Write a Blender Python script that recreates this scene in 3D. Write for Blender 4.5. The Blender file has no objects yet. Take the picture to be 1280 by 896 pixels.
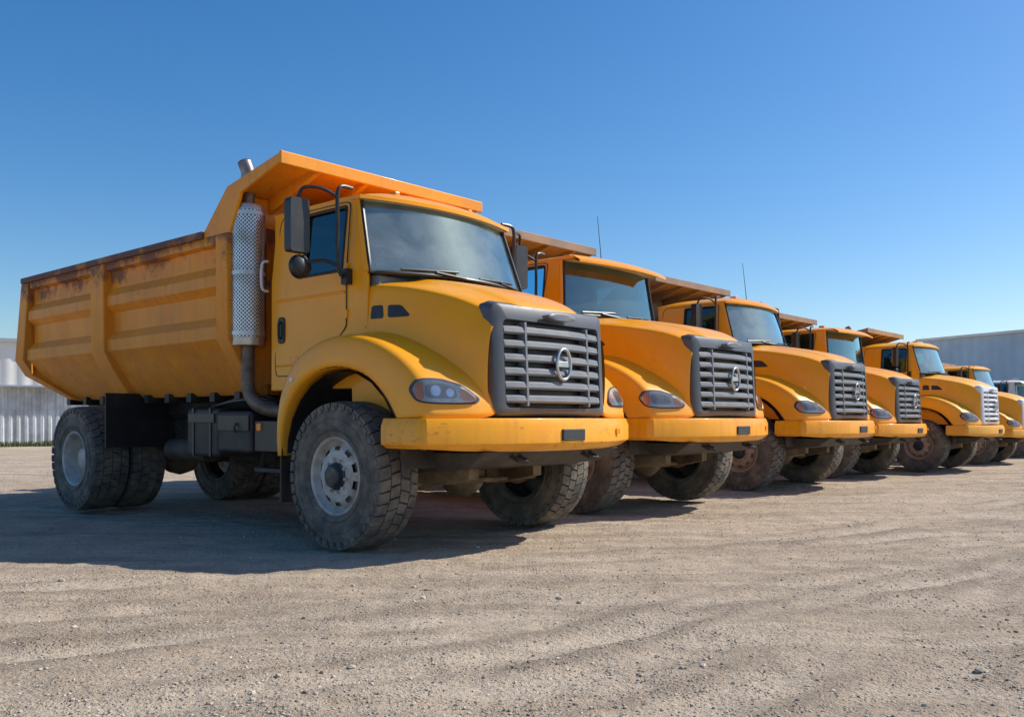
import bpy, bmesh, math, random
from mathutils import Vector, Matrix, noise
from mathutils.bvhtree import BVHTree
random.seed(7)
sc=bpy.context.scene
sc.view_settings.view_transform='Standard'
try: sc.view_settings.look='None'
except: pass
sc.view_settings.exposure=0

# ---------------------------------------------------------------- materials
def nt(name):
    m=bpy.data.materials.new(name); m.use_nodes=True
    t=m.node_tree; t.nodes.clear()
    out=t.nodes.new('ShaderNodeOutputMaterial')
    return m,t,out
def N(t,typ,**kw):
    n=t.nodes.new(typ)
    for k,v in kw.items():
        if k in n.inputs.keys(): n.inputs[k].default_value=v
        else: setattr(n,k,v)
    return n
def ramp(t,fac,a,b,ca=(0,0,0,1),cb=(1,1,1,1)):
    r=t.nodes.new('ShaderNodeValToRGB'); e=r.color_ramp.elements
    if a>b: a,b,ca,cb=b,a,cb,ca
    e[0].position=a;e[0].color=ca;e[1].position=b;e[1].color=cb
    t.links.new(fac,r.inputs[0]); return r.outputs[0]
def mixc(t,f,a,b,mode='MIX'):
    m=t.nodes.new('ShaderNodeMix'); m.data_type='RGBA'; m.blend_type=mode
    for s,v in ((m.inputs[0],f),(m.inputs[6],a),(m.inputs[7],b)):
        if hasattr(v,'is_linked'): t.links.new(v,s)
        elif isinstance(v,(tuple,list)): s.default_value=(*v[:3],1)
        else: s.default_value=v
    return m.outputs[2]
def mth(t,op,a,b=0.0,clamp=False):
    m=t.nodes.new('ShaderNodeMath'); m.operation=op; m.use_clamp=clamp
    for s,v in ((m.inputs[0],a),(m.inputs[1],b)):
        if hasattr(v,'is_linked'): t.links.new(v,s)
        else: s.default_value=v
    return m.outputs[0]
def noi(t,vec,scale,detail=5,rough=.55,dist=0):
    n=N(t,'ShaderNodeTexNoise'); n.inputs['Scale'].default_value=scale; n.inputs['Detail'].default_value=detail
    n.inputs['Roughness'].default_value=rough; n.inputs['Distortion'].default_value=dist
    t.links.new(vec,n.inputs['Vector']); return n.outputs['Fac']

def pmat(name,col,rough=.5,metal=0,col2=None,nscale=3,nlo=.45,nhi=.7,bump=0,bscale=60,coat=0,dust=None,streak=None,roughvar=.1,top=None,spec=.5,chips=None):
    m,t,out=nt(name)
    b=N(t,'ShaderNodeBsdfPrincipled'); t.links.new(b.outputs[0],out.inputs[0])
    b.inputs['Specular IOR Level'].default_value=spec
    tc=N(t,'ShaderNodeTexCoord'); oi=N(t,'ShaderNodeObjectInfo')
    add=N(t,'ShaderNodeVectorMath'); add.operation='ADD'
    t.links.new(tc.outputs['Object'],add.inputs[0])
    comb=N(t,'ShaderNodeCombineXYZ'); 
    r=mth(t,'MULTIPLY',oi.outputs['Random'],17.0); t.links.new(r,comb.inputs[0]); t.links.new(r,comb.inputs[1])
    t.links.new(comb.outputs[0],add.inputs[1]); vec=add.outputs[0]
    rgb=N(t,'ShaderNodeRGB'); rgb.outputs[0].default_value=(*col,1); c=rgb.outputs[0]
    if col2:
        f=ramp(t,noi(t,vec,nscale,7,.62),nlo,nhi); c=mixc(t,f,c,col2)
    rr=mth(t,'ADD',mth(t,'MULTIPLY',noi(t,vec,6,4),roughvar*2),rough-roughvar,True)
    sx=N(t,'ShaderNodeSeparateXYZ'); t.links.new(tc.outputs['Object'],sx.inputs[0])
    if streak:
        scol,sa=streak
        mp=N(t,'ShaderNodeMapping'); mp.inputs['Scale'].default_value=(9,9,.8); t.links.new(vec,mp.inputs[0])
        f=ramp(t,noi(t,mp.outputs[0],1.3,6,.6),.5,.75)
        c=mixc(t,mth(t,'MULTIPLY',f,sa),c,scol)
        sp=ramp(t,noi(t,vec,22,4,.7),.62,.7)
        c=mixc(t,mth(t,'MULTIPLY',sp,sa*.8),c,scol)
    if chips:
        ccol,lo_,am=chips
        mp=N(t,'ShaderNodeMapping'); mp.inputs['Scale'].default_value=(3,3,7); t.links.new(vec,mp.inputs[0])
        f=mth(t,'MULTIPLY',ramp(t,noi(t,mp.outputs[0],3.5,9,.78),lo_,lo_+.03),ramp(t,noi(t,vec,1.6,3,.5),.45,.6))
        c=mixc(t,mth(t,'MULTIPLY',f,am),c,ccol); rr=mth(t,'ADD',rr,mth(t,'MULTIPLY',f,.35),True)
    if top:
        z0,z1,tcol,ta=top
        mr=N(t,'ShaderNodeMapRange'); mr.inputs[1].default_value=z0; mr.inputs[2].default_value=z1
        t.links.new(sx.outputs[2],mr.inputs[0])
        f=mth(t,'ADD',mr.outputs[0],mth(t,'MULTIPLY',mth(t,'SUBTRACT',noi(t,vec,1.9,9,.72),.5),2.6))
        f=mth(t,'MULTIPLY',ramp(t,f,.5,.8),ta)
        c=mixc(t,f,c,tcol); rr=mth(t,'ADD',rr,mth(t,'MULTIPLY',f,.35),True)
    if dust:
        z0,z1,dc,da=dust
        mr=N(t,'ShaderNodeMapRange'); mr.inputs[1].default_value=z0; mr.inputs[2].default_value=z1; mr.inputs[3].default_value=1; mr.inputs[4].default_value=0
        t.links.new(sx.outputs[2],mr.inputs[0])
        nn=ramp(t,noi(t,vec,5,6,.65),.3,.7)
        f=mth(t,'MULTIPLY',mth(t,'MULTIPLY',mr.outputs[0],mth(t,'ADD',nn,.25)),da,True)
        c=mixc(t,f,c,dc); rr=mth(t,'ADD',rr,mth(t,'MULTIPLY',f,.5),True)
    t.links.new(c,b.inputs['Base Color']); t.links.new(rr,b.inputs['Roughness'])
    b.inputs['Metallic'].default_value=metal
    b.inputs['Coat Weight'].default_value=coat; b.inputs['Coat Roughness'].default_value=.07
    if bump:
        bp=N(t,'ShaderNodeBump'); bp.inputs['Strength'].default_value=bump; bp.inputs['Distance'].default_value=.01
        t.links.new(noi(t,vec,bscale,5,.6),bp.inputs['Height']); t.links.new(bp.outputs[0],b.inputs['Normal'])
    return m
DUST=(.34,.27,.19)
PD=(.66,.38,.11)
YEL=pmat('yellow_paint',(1.0,.40,.002),.34,0,(.97,.35,.003),2.2,.4,.75,coat=.25,dust=(.9,2.0,PD,.4),streak=((.60,.26,.03),.10),spec=.28,chips=((.40,.20,.07),.66,.5))
YEL2=pmat('yellow_paint_b',(.97,.44,.006),.40,0,(.90,.36,.01),2.2,.4,.75,coat=.2,dust=(.9,2.0,PD,.5),streak=((.50,.22,.04),.12),spec=.3)
BUMP=pmat('bumper_paint',(1.0,.40,.002),.34,0,(.92,.30,.008),2.3,.48,.75,coat=.22,streak=((.56,.17,.02),.4),spec=.33,chips=((.34,.09,.03),.58,.8),dust=(.8,1.15,PD,.3))
BED=pmat('bed_paint',(.86,.31,.014),.5,0,(.72,.245,.02),1.6,.4,.7,coat=.05,dust=(1.3,2.3,(.42,.21,.08),.4),streak=((.34,.14,.045),.4),bump=.15,bscale=9,spec=.3,top=(2.45,3.15,(.17,.075,.06),.85),chips=((.25,.10,.05),.61,.75))
CANM=pmat('canopy_paint',(.90,.34,.012),.45,0,(.80,.28,.018),1.6,.4,.7,coat=.08,streak=((.34,.14,.04),.3),bump=.1,bscale=9,spec=.3,chips=((.25,.10,.05),.61,.75))
RUST=pmat('rusty_steel',(.15,.07,.055),.75,0,(.50,.20,.04),2.0,.52,.62,bump=.5,bscale=40)
BROWN=pmat('weathered_bed_paint',(.24,.18,.145),.7,0,(.36,.23,.13),2.5,.4,.7,bump=.3,bscale=20)
BROWN2=pmat('weathered_orange_bed',(.42,.24,.10),.65,0,(.24,.17,.12),2.5,.4,.7,bump=.3,bscale=20)
BLACK=pmat('black_plastic',(.016,.016,.017),.42,0,(.04,.038,.035),6,.5,.8)
CHASS=pmat('chassis_black',(.016,.016,.017),.55,0,(.05,.043,.035),5,.45,.75,bump=.3,dust=(.3,1.2,(.18,.14,.095),.55))
AXLE=pmat('dusty_axle',(.16,.115,.07),.8,0,(.30,.22,.13),6,.4,.65,bump=.5)
TIRE=pmat('tire_rubber',(.10,.092,.082),.9,0,(.27,.225,.17),6,.4,.72,bump=.6,bscale=50,roughvar=.05)
RIM=pmat('rim_grey',(.55,.53,.50),.5,.05,(.34,.28,.21),7,.4,.7,bump=.15)
RIMB=pmat('rim_brown',(.36,.26,.20),.7,.1,(.46,.38,.30),7,.4,.7,bump=.15)
HUB=pmat('hub_black',(.03,.038,.05),.4,.2,(.10,.09,.08),8,.5,.7)
GRL=pmat('grille_grey',(.08,.088,.10),.45,.0,(.115,.117,.12),5,.5,.8,dust=(1.1,1.7,DUST,.15))
SLAT=pmat('grille_slat',(.17,.18,.195),.45,.0,(.24,.235,.22),6,.45,.75)
SILV=pmat('brushed_metal',(.55,.55,.54),.35,.8,(.35,.33,.30),6,.5,.8)
TIPM=pmat('exhaust_tip_metal',(.30,.27,.25),.45,.7,(.10,.075,.06),6,.4,.65)
HLBASE=pmat('headlight_housing',(.74,.74,.70),.35,.1,(.55,.55,.52),9,.4,.7)
HLREF=pmat('headlight_reflector',(.24,.25,.25),.3,.4,(.14,.14,.14),9,.4,.7)
WHT=pmat('white_plastic',(.70,.72,.75),.4,0,(.6,.6,.6),5)
WHP=pmat('white_paint',(.78,.78,.76),.4,0,(.62,.6,.55),3)
PIPE=pmat('exhaust_pipe',(.22,.17,.13),.55,.5,(.12,.085,.06),9,.4,.65,bump=.2)
CHROME=pmat('chrome',(.8,.8,.8),.12,1)
AMBER=pmat('amber_lens',(.95,.27,.01),.2)
SEAT=pmat('seat_fabric',(.12,.115,.105),.9)
DASH=pmat('dashboard',(.16,.16,.155),.7)
INT=pmat('cab_trim',(.42,.40,.36),.8)
def glass(name,tint,dusthaze,gl=.10,dcol=(.50,.56,.55),gcol=(.85,1,1)):
    m,t,out=nt(name)
    tr=N(t,'ShaderNodeBsdfTransparent'); tr.inputs[0].default_value=(*tint,1)
    g=N(t,'ShaderNodeBsdfGlossy'); g.inputs['Roughness'].default_value=.025; g.inputs[0].default_value=(*gcol,1)
    d=N(t,'ShaderNodeBsdfDiffuse'); d.inputs[0].default_value=(*dcol,1)
    fr=N(t,'ShaderNodeFresnel'); fr.inputs[0].default_value=1.5
    m1=N(t,'ShaderNodeMixShader'); m2=N(t,'ShaderNodeMixShader')
    f=mth(t,'ADD',mth(t,'MULTIPLY',fr.outputs[0],1.6),gl,True)
    tc=N(t,'ShaderNodeTexCoord')
    a=ramp(t,noi(t,tc.outputs['Object'],1.3,5,.55,.3),.42,.72)
    sp=ramp(t,noi(t,tc.outputs['Object'],70,2,.5),.66,.70)
    f2=mth(t,'ADD',mth(t,'MULTIPLY',mth(t,'ADD',a,.25),dusthaze),mth(t,'MULTIPLY',sp,dusthaze*.6),True)
    t.links.new(f2,m1.inputs[0]); t.links.new(tr.outputs[0],m1.inputs[1]); t.links.new(d.outputs[0],m1.inputs[2])
    t.links.new(f,m2.inputs[0]); t.links.new(m1.outputs[0],m2.inputs[1]); t.links.new(g.outputs[0],m2.inputs[2])
    t.links.new(m2.outputs[0],out.inputs[0]); return m
WIND=glass('windshield_glass',(.62,.84,.78),.26,.14,(.66,.76,.72),(.75,1,.93))  # pale diffuse film: some dust, plus glare and sky haze painted in
WINDB=glass('windshield_glass_tinted',(.35,.52,.48),.10,.10,(.5,.6,.58),(.65,.95,.92))
SIDEG=glass('side_window_glass',(.08,.20,.22),.03,.03,gcol=(.40,.80,.85))
LENS=glass('headlight_lens',(.95,.96,.96),.12,.0,(.75,.75,.72),(.8,.8,.8))
def perf():
    m,t,out=nt('perforated_steel')
    b=N(t,'ShaderNodeBsdfPrincipled'); t.links.new(b.outputs[0],out.inputs[0])
    uv=N(t,'ShaderNodeUVMap'); uv.uv_map='UVMap'
    v=N(t,'ShaderNodeTexVoronoi'); v.voronoi_dimensions='2D'; v.inputs['Randomness'].default_value=0; v.inputs['Scale'].default_value=1
    mp=N(t,'ShaderNodeMapping'); mp.inputs['Rotation'].default_value=(0,0,math.radians(45)); t.links.new(uv.outputs[0],mp.inputs[0]); t.links.new(mp.outputs[0],v.inputs['Vector'])
    f=ramp(t,v.outputs['Distance'],.29,.35)
    tc=N(t,'ShaderNodeTexCoord')
    base=mixc(t,ramp(t,noi(t,tc.outputs['Object'],5,5),.45,.7),(.70,.70,.70),(.48,.44,.38))
    c=mixc(t,f,(.03,.03,.03),base); t.links.new(c,b.inputs['Base Color'])
    t.links.new(mth(t,'MULTIPLY',f,.75),b.inputs['Metallic']); b.inputs['Roughness'].default_value=.33
    bp=N(t,'ShaderNodeBump'); bp.inputs['Strength'].default_value=.6; bp.inputs['Distance'].default_value=.01; t.links.new(f,bp.inputs['Height']); t.links.new(bp.outputs[0],b.inputs['Normal'])
    return m
PERF=perf()

# ---------------------------------------------------------------- mesh tools
class MB:
    def __init__(s): s.V=[];s.F=[]
    def add(s,V,F):
        o=len(s.V); s.V+=[tuple(v) for v in V]; s.F+=[tuple(i+o for i in f) for f in F]; return s
    def hexa(s,p):
        return s.add(p,[(0,3,2,1),(4,5,6,7),(0,1,5,4),(1,2,6,5),(2,3,7,6),(3,0,4,7)])
    def box(s,x0,x1,y0,y1,z0,z1):
        return s.hexa([(x0,y0,z0),(x1,y0,z0),(x1,y1,z0),(x0,y1,z0),(x0,y0,z1),(x1,y0,z1),(x1,y1,z1),(x0,y1,z1)])
    def prism(s,pts,a,b,axis='y'):
        n=len(pts)
        def P(p,q): return (p[0],q,p[1]) if axis=='y' else ((q,p[0],p[1]) if axis=='x' else (p[0],p[1],q))
        V=[P(p,a) for p in pts]+[P(p,b) for p in pts]
        F=[tuple(range(n)),tuple(range(2*n-1,n-1,-1))]+[(i,(i+1)%n,(i+1)%n+n,i+n) for i in range(n)]
        return s.add(V,F)
    def tube(s,path,r,n=10,caps=True,closed=False):
        P=[Vector(p) for p in path]; V=[];m=len(P)
        rs=r if isinstance(r,(list,tuple)) else [r]*m
        prev=None
        for i,p in enumerate(P):
            if closed: d=(P[(i+1)%m]-P[i-1])
            else: d=(P[min(i+1,m-1)]-P[max(i-1,0)])
            d.normalize()
            if prev is None:
                a=Vector((0,0,1)) if abs(d.z)<.9 else Vector((1,0,0))
                u=d.cross(a).normalized()
            else: u=(prev-d*prev.dot(d)).normalized()
            prev=u; w=d.cross(u)
            for k in range(n):
                t=2*math.pi*k/n; V.append(p+(u*math.cos(t)+w*math.sin(t))*rs[i])
        F=[]
        for i in range(m if closed else m-1):
            j=(i+1)%m
            for k in range(n): F.append((i*n+k,i*n+(k+1)%n,j*n+(k+1)%n,j*n+k))
        if caps and not closed: F+= [tuple(range(n-1,-1,-1)),tuple((m-1)*n+k for k in range(n))]
        return s.add(V,F)
    def grid(s,rows,closed=False,caps=False):
        n=len(rows[0]);V=[p for r in rows for p in r];F=[]
        for i in range(len(rows)-1):
            for k in range(n if closed else n-1):
                F.append((i*n+k,i*n+(k+1)%n,(i+1)*n+(k+1)%n,(i+1)*n+k))
        if caps: F+=[tuple(range(n-1,-1,-1)),tuple((len(rows)-1)*n+k for k in range(n))]
        return s.add(V,F)
    def lathe(s,prof,n=48,axis='y',c=(0,0,0),skip=None,a1=2*math.pi):
        V=[]
        for (a,r) in prof:
            for k in range(n):
                t=2*math.pi*k/n
                V.append((c[0]+r*math.cos(t),c[1]+a,c[2]+r*math.sin(t)) if axis=='y' else ((c[0]+r*math.cos(t),c[1]+r*math.sin(t),c[2]+a) if axis=='z' else (c[0]+a,c[1]+r*math.cos(t),c[2]+r*math.sin(t))))
        F=[]
        for i in range(len(prof)-1):
            for k in range(n):
                if skip and skip(i,k): continue
                F.append((i*n+k,i*n+(k+1)%n,(i+1)*n+(k+1)%n,(i+1)*n+k))
        return s.add(V,F)
    def mirror(s):
        V=[(v[0],-v[1],v[2]) for v in s.V]; F=[tuple(reversed(f)) for f in s.F]
        return s.add(V,F)
def mesh_of(name,mb,mat,smooth=None,recalc=True):
    me=bpy.data.meshes.new(name); me.from_pydata([tuple(v) for v in mb.V],[],mb.F)
    if recalc:
        bm=bmesh.new(); bm.from_mesh(me); bmesh.ops.recalc_face_normals(bm,faces=bm.faces); bm.to_mesh(me); bm.free()
    if smooth is not None:
        for p in me.polygons: p.use_smooth=True
        me.set_sharp_from_angle(angle=math.radians(smooth))
    me.materials.append(mat); me.update(); return me
PARTS=[]
def place(name,me,parent=None,loc=(0,0,0),rot=(0,0,0)):
    ob=bpy.data.objects.new(name,me); sc.collection.objects.link(ob); ob.location=loc; ob.rotation_euler=rot
    if parent: ob.parent=parent
    PARTS.append(ob)
    return ob
def mk(name,mb,mat,parent=None,smooth=30,bevel=0,sub=0,solid=0,seg=2,crease=None):
    me=mesh_of(name,mb,mat,smooth if not sub else 180)
    ob=place(name,me,parent)
    if sub:
        m=ob.modifiers.new('s','SUBSURF'); m.levels=sub; m.render_levels=sub
    if solid:
        m=ob.modifiers.new('t','SOLIDIFY'); m.thickness=solid; m.offset=0
    if bevel:
        m=ob.modifiers.new('b','BEVEL'); m.width=bevel; m.segments=seg; m.limit_method='ANGLE'; m.angle_limit=math.radians(35); m.harden_normals=True
    return ob
def smoothpath(P,n=6):
    P=[Vector(p) for p in P]; out=[]
    for i in range(len(P)-1):
        p0=P[max(i-1,0)];p1=P[i];p2=P[i+1];p3=P[min(i+2,len(P)-1)]
        for k in range(n):
            t=k/n
            out.append(.5*((2*p1)+(-p0+p2)*t+(2*p0-5*p1+4*p2-p3)*t*t+(-p0+3*p1-3*p2+p3)*t**3))
    out.append(P[-1]); return out
def bvh_of(ob):
    dg=bpy.context.evaluated_depsgraph_get(); dg.update()
    e=ob.evaluated_get(dg); me=e.to_mesh()
    b=BVHTree.FromPolygons([v.co.copy() for v in me.vertices],[tuple(p.vertices) for p in me.polygons]); e.to_mesh_clear(); return b
def patch(bvh,outline,O,T,Wd,D,off,rings=4,scale=1):
    cx=sum(p[0] for p in outline)/len(outline); cy=sum(p[1] for p in outline)/len(outline)
    mb=MB();V=[];F=[];n=len(outline)
    def hit(t,w,o):
        o0=O+T*t+Wd*w; h=bvh.ray_cast(o0,D)
        if h[0] is None: return None
        nn=h[1]; 
        if nn.dot(D)>0: nn=-nn
        return h[0]+nn*o
    c=hit(cx,cy,off)
    if c is None: return mb
    V=[c]
    for r in range(1,rings+1):
        for (a,b) in outline:
            f=r/rings*scale; p=hit(cx+(a-cx)*f,cy+(b-cy)*f,off)
            if p is None: p=V[-1]
            V.append(p)
    for k in range(n):
        f=scale; a,b=outline[k]; p=hit(cx+(a-cx)*f,cy+(b-cy)*f,-.01); V.append(p if p is not None else V[-1])
    for k in range(n): F.append((0,1+k,1+(k+1)%n))
    for r in range(rings):
        for k in range(n):
            a=1+r*n;b=a+n; F.append((a+k,b+k,b+(k+1)%n,a+(k+1)%n))
    return mb.add(V,F)
def roundpoly(pts,n=4,f=.25):
    out=[];m=len(pts)
    for i in range(m):
        p0=Vector(pts[i-1]);p=Vector(pts[i]);p1=Vector(pts[(i+1)%m])
        a=p.lerp(p0,f);b=p.lerp(p1,f)
        for k in range(n+1):
            t=k/n; out.append(tuple(a.lerp(p,t).lerp(p.lerp(b,t),t)))
    return out

# ---------------------------------------------------------------- wheels
mb=MB()
prof=[(-.13,.33),(-.185,.345),(-.205,.39),(-.214,.46),(-.212,.53),(-.20,.59),(-.185,.61),(-.15,.618),(0,.622),(.15,.618),(.185,.61),(.20,.59),(.212,.53),(.214,.46),(.205,.39),(.185,.345),(.13,.33)]
mb.lathe(prof,72)
NT=38
for k in range(NT):
    for ci,(ya,yb) in enumerate(((-.21,-.112),(-.102,-.005),(.005,.102),(.112,.21))):
        a0=2*math.pi*(k+(.5 if ci%2 else 0)+random.uniform(-.03,.03))/NT; da=2*math.pi/NT*.84
        sk=.018*(1 if ci<2 else -1)
        P=[]
        for r in (.59,.652):
            for (y,a) in ((ya,a0-sk),(yb,a0+sk),(yb,a0+da+sk),(ya,a0+da-sk)):
                rr=r
                if abs(y)>.2 and r>.6: rr=.636
                yy=y*(.985 if r>.6 and abs(y)>.2 else 1)
                P.append((rr*math.cos(a),yy,rr*math.sin(a)))
        mb.hexa(P)
    for sg in (-1,1):
        a0=2*math.pi*(k+.1)/NT; da=2*math.pi/NT*.5
        P=[]
        for y in (.198*sg,.219*sg):
            for (r,a) in ((.57,a0),(.61,a0),(.61,a0+da),(.57,a0+da)): P.append((r*math.cos(a),y,r*math.sin(a)))
        mb.hexa(P)
for sg in(-1,1):
    for r in (.40,.50): mb.lathe([(sg*.205,r-.008),(sg*.2185,r),(sg*.205,r+.008)],72)
TIRE_ME=mesh_of('tire',mb,TIRE,35)
mb=MB()
mb.lathe([(-.13,.335),(-.19,.345),(-.198,.335),(-.185,.318),(-.14,.305),(-.11,.285)],60)
mb.lathe([(-.11,.287),(-.145,.262),(-.165,.225),(-.17,.17),(-.17,.05)],60,skip=lambda i,k:i==1 and k%6<3)
mb.lathe([(-.10,.27),(-.10,.18)],60)
for k in range(10):
    a=2*math.pi*(k+.5)/10; mb.lathe([(-.17,.016),(-.2,.016),(-.203,.010),(-.203,.0)],6,c=(.145*math.cos(a),0,.145*math.sin(a)))
RIMF_ME=mesh_of('rim_f',mb,RIM,30)
RIMFB_ME=mesh_of('rim_fb',mb,RIMB,30)
mb=MB(); mb.lathe([(-.165,.125),(-.178,.122),(-.185,.105),(-.225,.098),(-.235,.085),(-.24,.03),(-.24,0)],32)
mb.lathe([(-.085,.30),(-.085,.0)],32)
HUB_ME=mesh_of('hub',mb,HUB,30)
mb=MB()
mb.lathe([(-.13,.335),(-.19,.345),(-.198,.335),(-.185,.315),(-.14,.30),(-.0,.29),(.03,.27),(.03,.22),(.0,.19),(.0,.13),(-.09,.125),(-.10,.10),(-.10,0)],60)
for k in range(10):
    a=2*math.pi*(k+.5)/10; mb.lathe([(.01,.016),(-.02,.016),(-.02,.0)],6,c=(.16*math.cos(a),0,.16*math.sin(a)))
RIMR_ME=mesh_of('rim_r',mb,RIM,30)

def build_truck(ox,oy,variant='A',heading=-41.5,yel=None,canopy=None,bedm=None,gfr=None,antenna=False,rimf=None,scale=1,stack=True,cs=0,cansh=(0,-.05)):
    yel=yel or YEL; bedm=bedm or BED; canopy=canopy or (CANM if bedm is BED else bedm); gfr=gfr or GRL; rimf=rimf or RIMF_ME
    E=bpy.data.objects.new('dump_truck',None); sc.collection.objects.link(E)
    E.location=(ox,oy,0); E.rotation_euler=(0,0,math.radians(heading)); E.scale=(scale,)*3
    rd=random.Random(int(ox*100))
    def wheel(nm,x,y,side,front,k=0):
        rot=(0,rd.uniform(0,6),0) if side<0 else (0,rd.uniform(0,6),math.pi)
        W=bpy.data.objects.new(nm,None); sc.collection.objects.link(W); W.parent=E; W.location=(x,y,.645)
        W.rotation_euler=rot
        place('tire',TIRE_ME,W)
        if front: place('rim',rimf,W); place('hub',HUB_ME,W)
        else: place('rim',RIMR_ME,W)
    for s in(-1,1):
        wheel('front_wheel',-.0,s*1.21,s,True)
        wheel('rear_wheel',-5.25,s*1.22,s,False); wheel('rear_inner_wheel',-5.25,s*.74,s,False)
    # fender
    arch_c=[(-.80,.80),(-.81,1.0),(-.74,1.22),(-.58,1.42),(-.34,1.55),(-.05,1.60),(.25,1.575),(.50,1.47),(.68,1.31),(.76,1.20),(.80,1.15)]
    out_c=[(-.88,.80),(-.91,1.08),(-.86,1.38),(-.72,1.62),(-.44,1.80),(-.05,1.87),(.32,1.845),(.68,1.72),(.97,1.53),(1.10,1.34),(1.13,1.15)]
    mb=MB(); rows=[]
    for (ax,az),(bx,bz) in zip(arch_c,out_c):
        fr=max(0,min(1,(bx-.55)/.5)); top=max(0,1-abs((bx-.15)/.95))
        row=[(ax,-1.20,az),(ax,-1.385,az-.0),(ax+(bx-ax)*.08,-1.405,az+(bz-az)*.08),(ax+(bx-ax)*.5,-1.40,az+(bz-az)*.5),(ax+(bx-ax)*.9,-1.38,az+(bz-az)*.9),(bx+.01*fr,-1.335,bz+.01*top),
             (bx+.04*fr,-1.24,bz+.02*top),(bx+.13*fr,-.98,bz+.07*top),(bx+.17*fr,-.72,bz+.20*top)]
        rows.append(row)
    mb.grid(rows); mb.mirror()
    fen=mk('fenders',mb,yel,E,sub=2)
    m=fen.modifiers.new('t','SOLIDIFY'); m.thickness=.02; m.offset=0
    mb=MB(); rows=[]
    for k in range(13):
        a=math.pi*(1.02-1.04*k/12); rows.append([(.0+.80*math.cos(a),-1.34,.78+.78*math.sin(a)),(.0+.80*math.cos(a),-.55,.78+.78*math.sin(a))])
    mb.grid(rows); mb.mirror(); mk('wheel_arch_liner',mb,CHASS,E)
    mb=MB().box(-.87,-.845,-1.37,-.85,.36,.98); mb.mirror(); mk('front_mud_flap',mb,CHASS,E,bevel=.008)
    lip=smoothpath([(x,-1.39,z) for x,z in arch_c],3); mb=MB(); mb.tube(lip,.012,6); mb.mirror(); mk('arch_lip',mb,BLACK,E)
    # hood
    mb=MB();rows=[]
    for (x,zt,hw,bo) in ((-.15+cs,2.47,1.035,.0),(.05+cs,2.46,1.03,.0),(.35+cs*.6,2.43,.985,.01),(.66+cs*.3,2.365,.92,.03),(.96,2.28,.85,.04),(1.16,2.19,.79,.035),(1.26,2.125,.755,.03),(1.275,2.09,.74,.03)):
        half=[(0,zt),(.30*hw,zt-.002),(.56*hw,zt-.008),(.60*hw,zt-.045),(.82*hw,zt-.075),(.95*hw,zt-.105),(.985*hw,zt-.125),(.998*hw,zt-.17),(hw+.025+bo,1.95 if x<1.0 else 1.85),(hw+.05+bo,1.65),(hw+.06+bo,1.4),(hw+.05,1.17)]
        row=[(x,-y,z) for (y,z) in reversed(half)]+[(x,y,z) for (y,z) in half[1:]]
        rows.append(row)
    mb.grid(rows); hood=mk('hood',mb,yel,E,sub=2)
    hb=bvh_of(hood); fb=bvh_of(fen)
    mbv=MB()
    for o in ([(.05,2.03),(.06,2.15),(.19,2.15),(.21,2.03)],[(.26,2.03),(.25,2.145),(.40,2.135),(.50,2.045),(.49,2.03)]):
        p=patch(hb,roundpoly(o,3,.2),Vector((cs*.6,-3,0)),Vector((1,0,0)),Vector((0,0,1)),Vector((0,1,0)),.004); mbv.add(p.V,p.F)
    mbv.mirror(); mk('hood_vents',mbv,BLACK,E)
    mbs=MB(); seam=[]
    for k in range(17):
        z=1.95+k*(2.36-1.95)/16; h=hb.ray_cast(Vector((cs,-3,z)),Vector((0,1,0)))
        if h[0]: seam.append(h[0])
    if len(seam)>2: mbs.tube(seam,.006,6)
    mbs.mirror(); mk('hood_seam',mbs,BLACK,E)
    # headlight
    hl=roundpoly([(-.54,1.375),(-.49,1.455),(-.30,1.455),(-.11,1.405),(.03,1.305),(-.01,1.265),(-.32,1.262),(-.48,1.275)],3,.35)
    D=Vector((-.8,.6,0));T=Vector((.6,.8,0)); O=-D*3; Z=Vector((0,0,1))
    bz=patch(fb,hl,O,T,Z,D,.008,5,1.05); bz.mirror(); mk('headlight_bezel',bz,BLACK,E)
    bz=patch(fb,hl,O,T,Z,D,.013,5,.93); bz.mirror(); mk('headlight_housing',bz,HLBASE,E)
    def circ(cx,cy,rx,ry,n=20): return [(cx+rx*math.cos(2*math.pi*i/n),cy+ry*math.sin(2*math.pi*i/n)) for i in range(n)]
    c=patch(fb,roundpoly([(-.42,1.30),(-.43,1.41),(-.30,1.42),(-.18,1.385),(-.16,1.30)],3,.3),O,T,Z,D,.0155,4)
    c.mirror(); mk('headlight_reflectors',c,HLREF,E)
    c=MB()
    for (cx,cy,rx) in ((-.345,1.36,.042),(-.225,1.345,.034)):
        p=patch(fb,circ(cx,cy,rx,rx),O,T,Z,D,.019,3); c.add(p.V,p.F)
    c.mirror(); mk('headlight_bulbs',c,CHROME,E)
    p=patch(fb,roundpoly([(-.51,1.37),(-.475,1.435),(-.44,1.435),(-.435,1.29),(-.48,1.29)],2,.3),O,T,Z,D,.018,2)
    q=patch(fb,roundpoly([(-.135,1.285),(-.14,1.385),(-.08,1.365),(-.0,1.30),(-.02,1.28)],2,.3),O,T,Z,D,.018,3); p.add(q.V,q.F); p.mirror(); mk('turn_signal',p,AMBER,E)
    p=patch(fb,hl,O,T,Z,D,.026,5,.98); p.mirror(); mk('headlight_lens',p,LENS,E)
    p=patch(fb,circ(-.62,1.50,.03,.018,12),Vector((0,-3,0)),Vector((1,0,0)),Z,Vector((0,1,0)),.012,2); p.mirror(); mk('side_repeater',p,WHT,E)
    # ---- grille
    i_front=len(PARTS)
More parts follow.
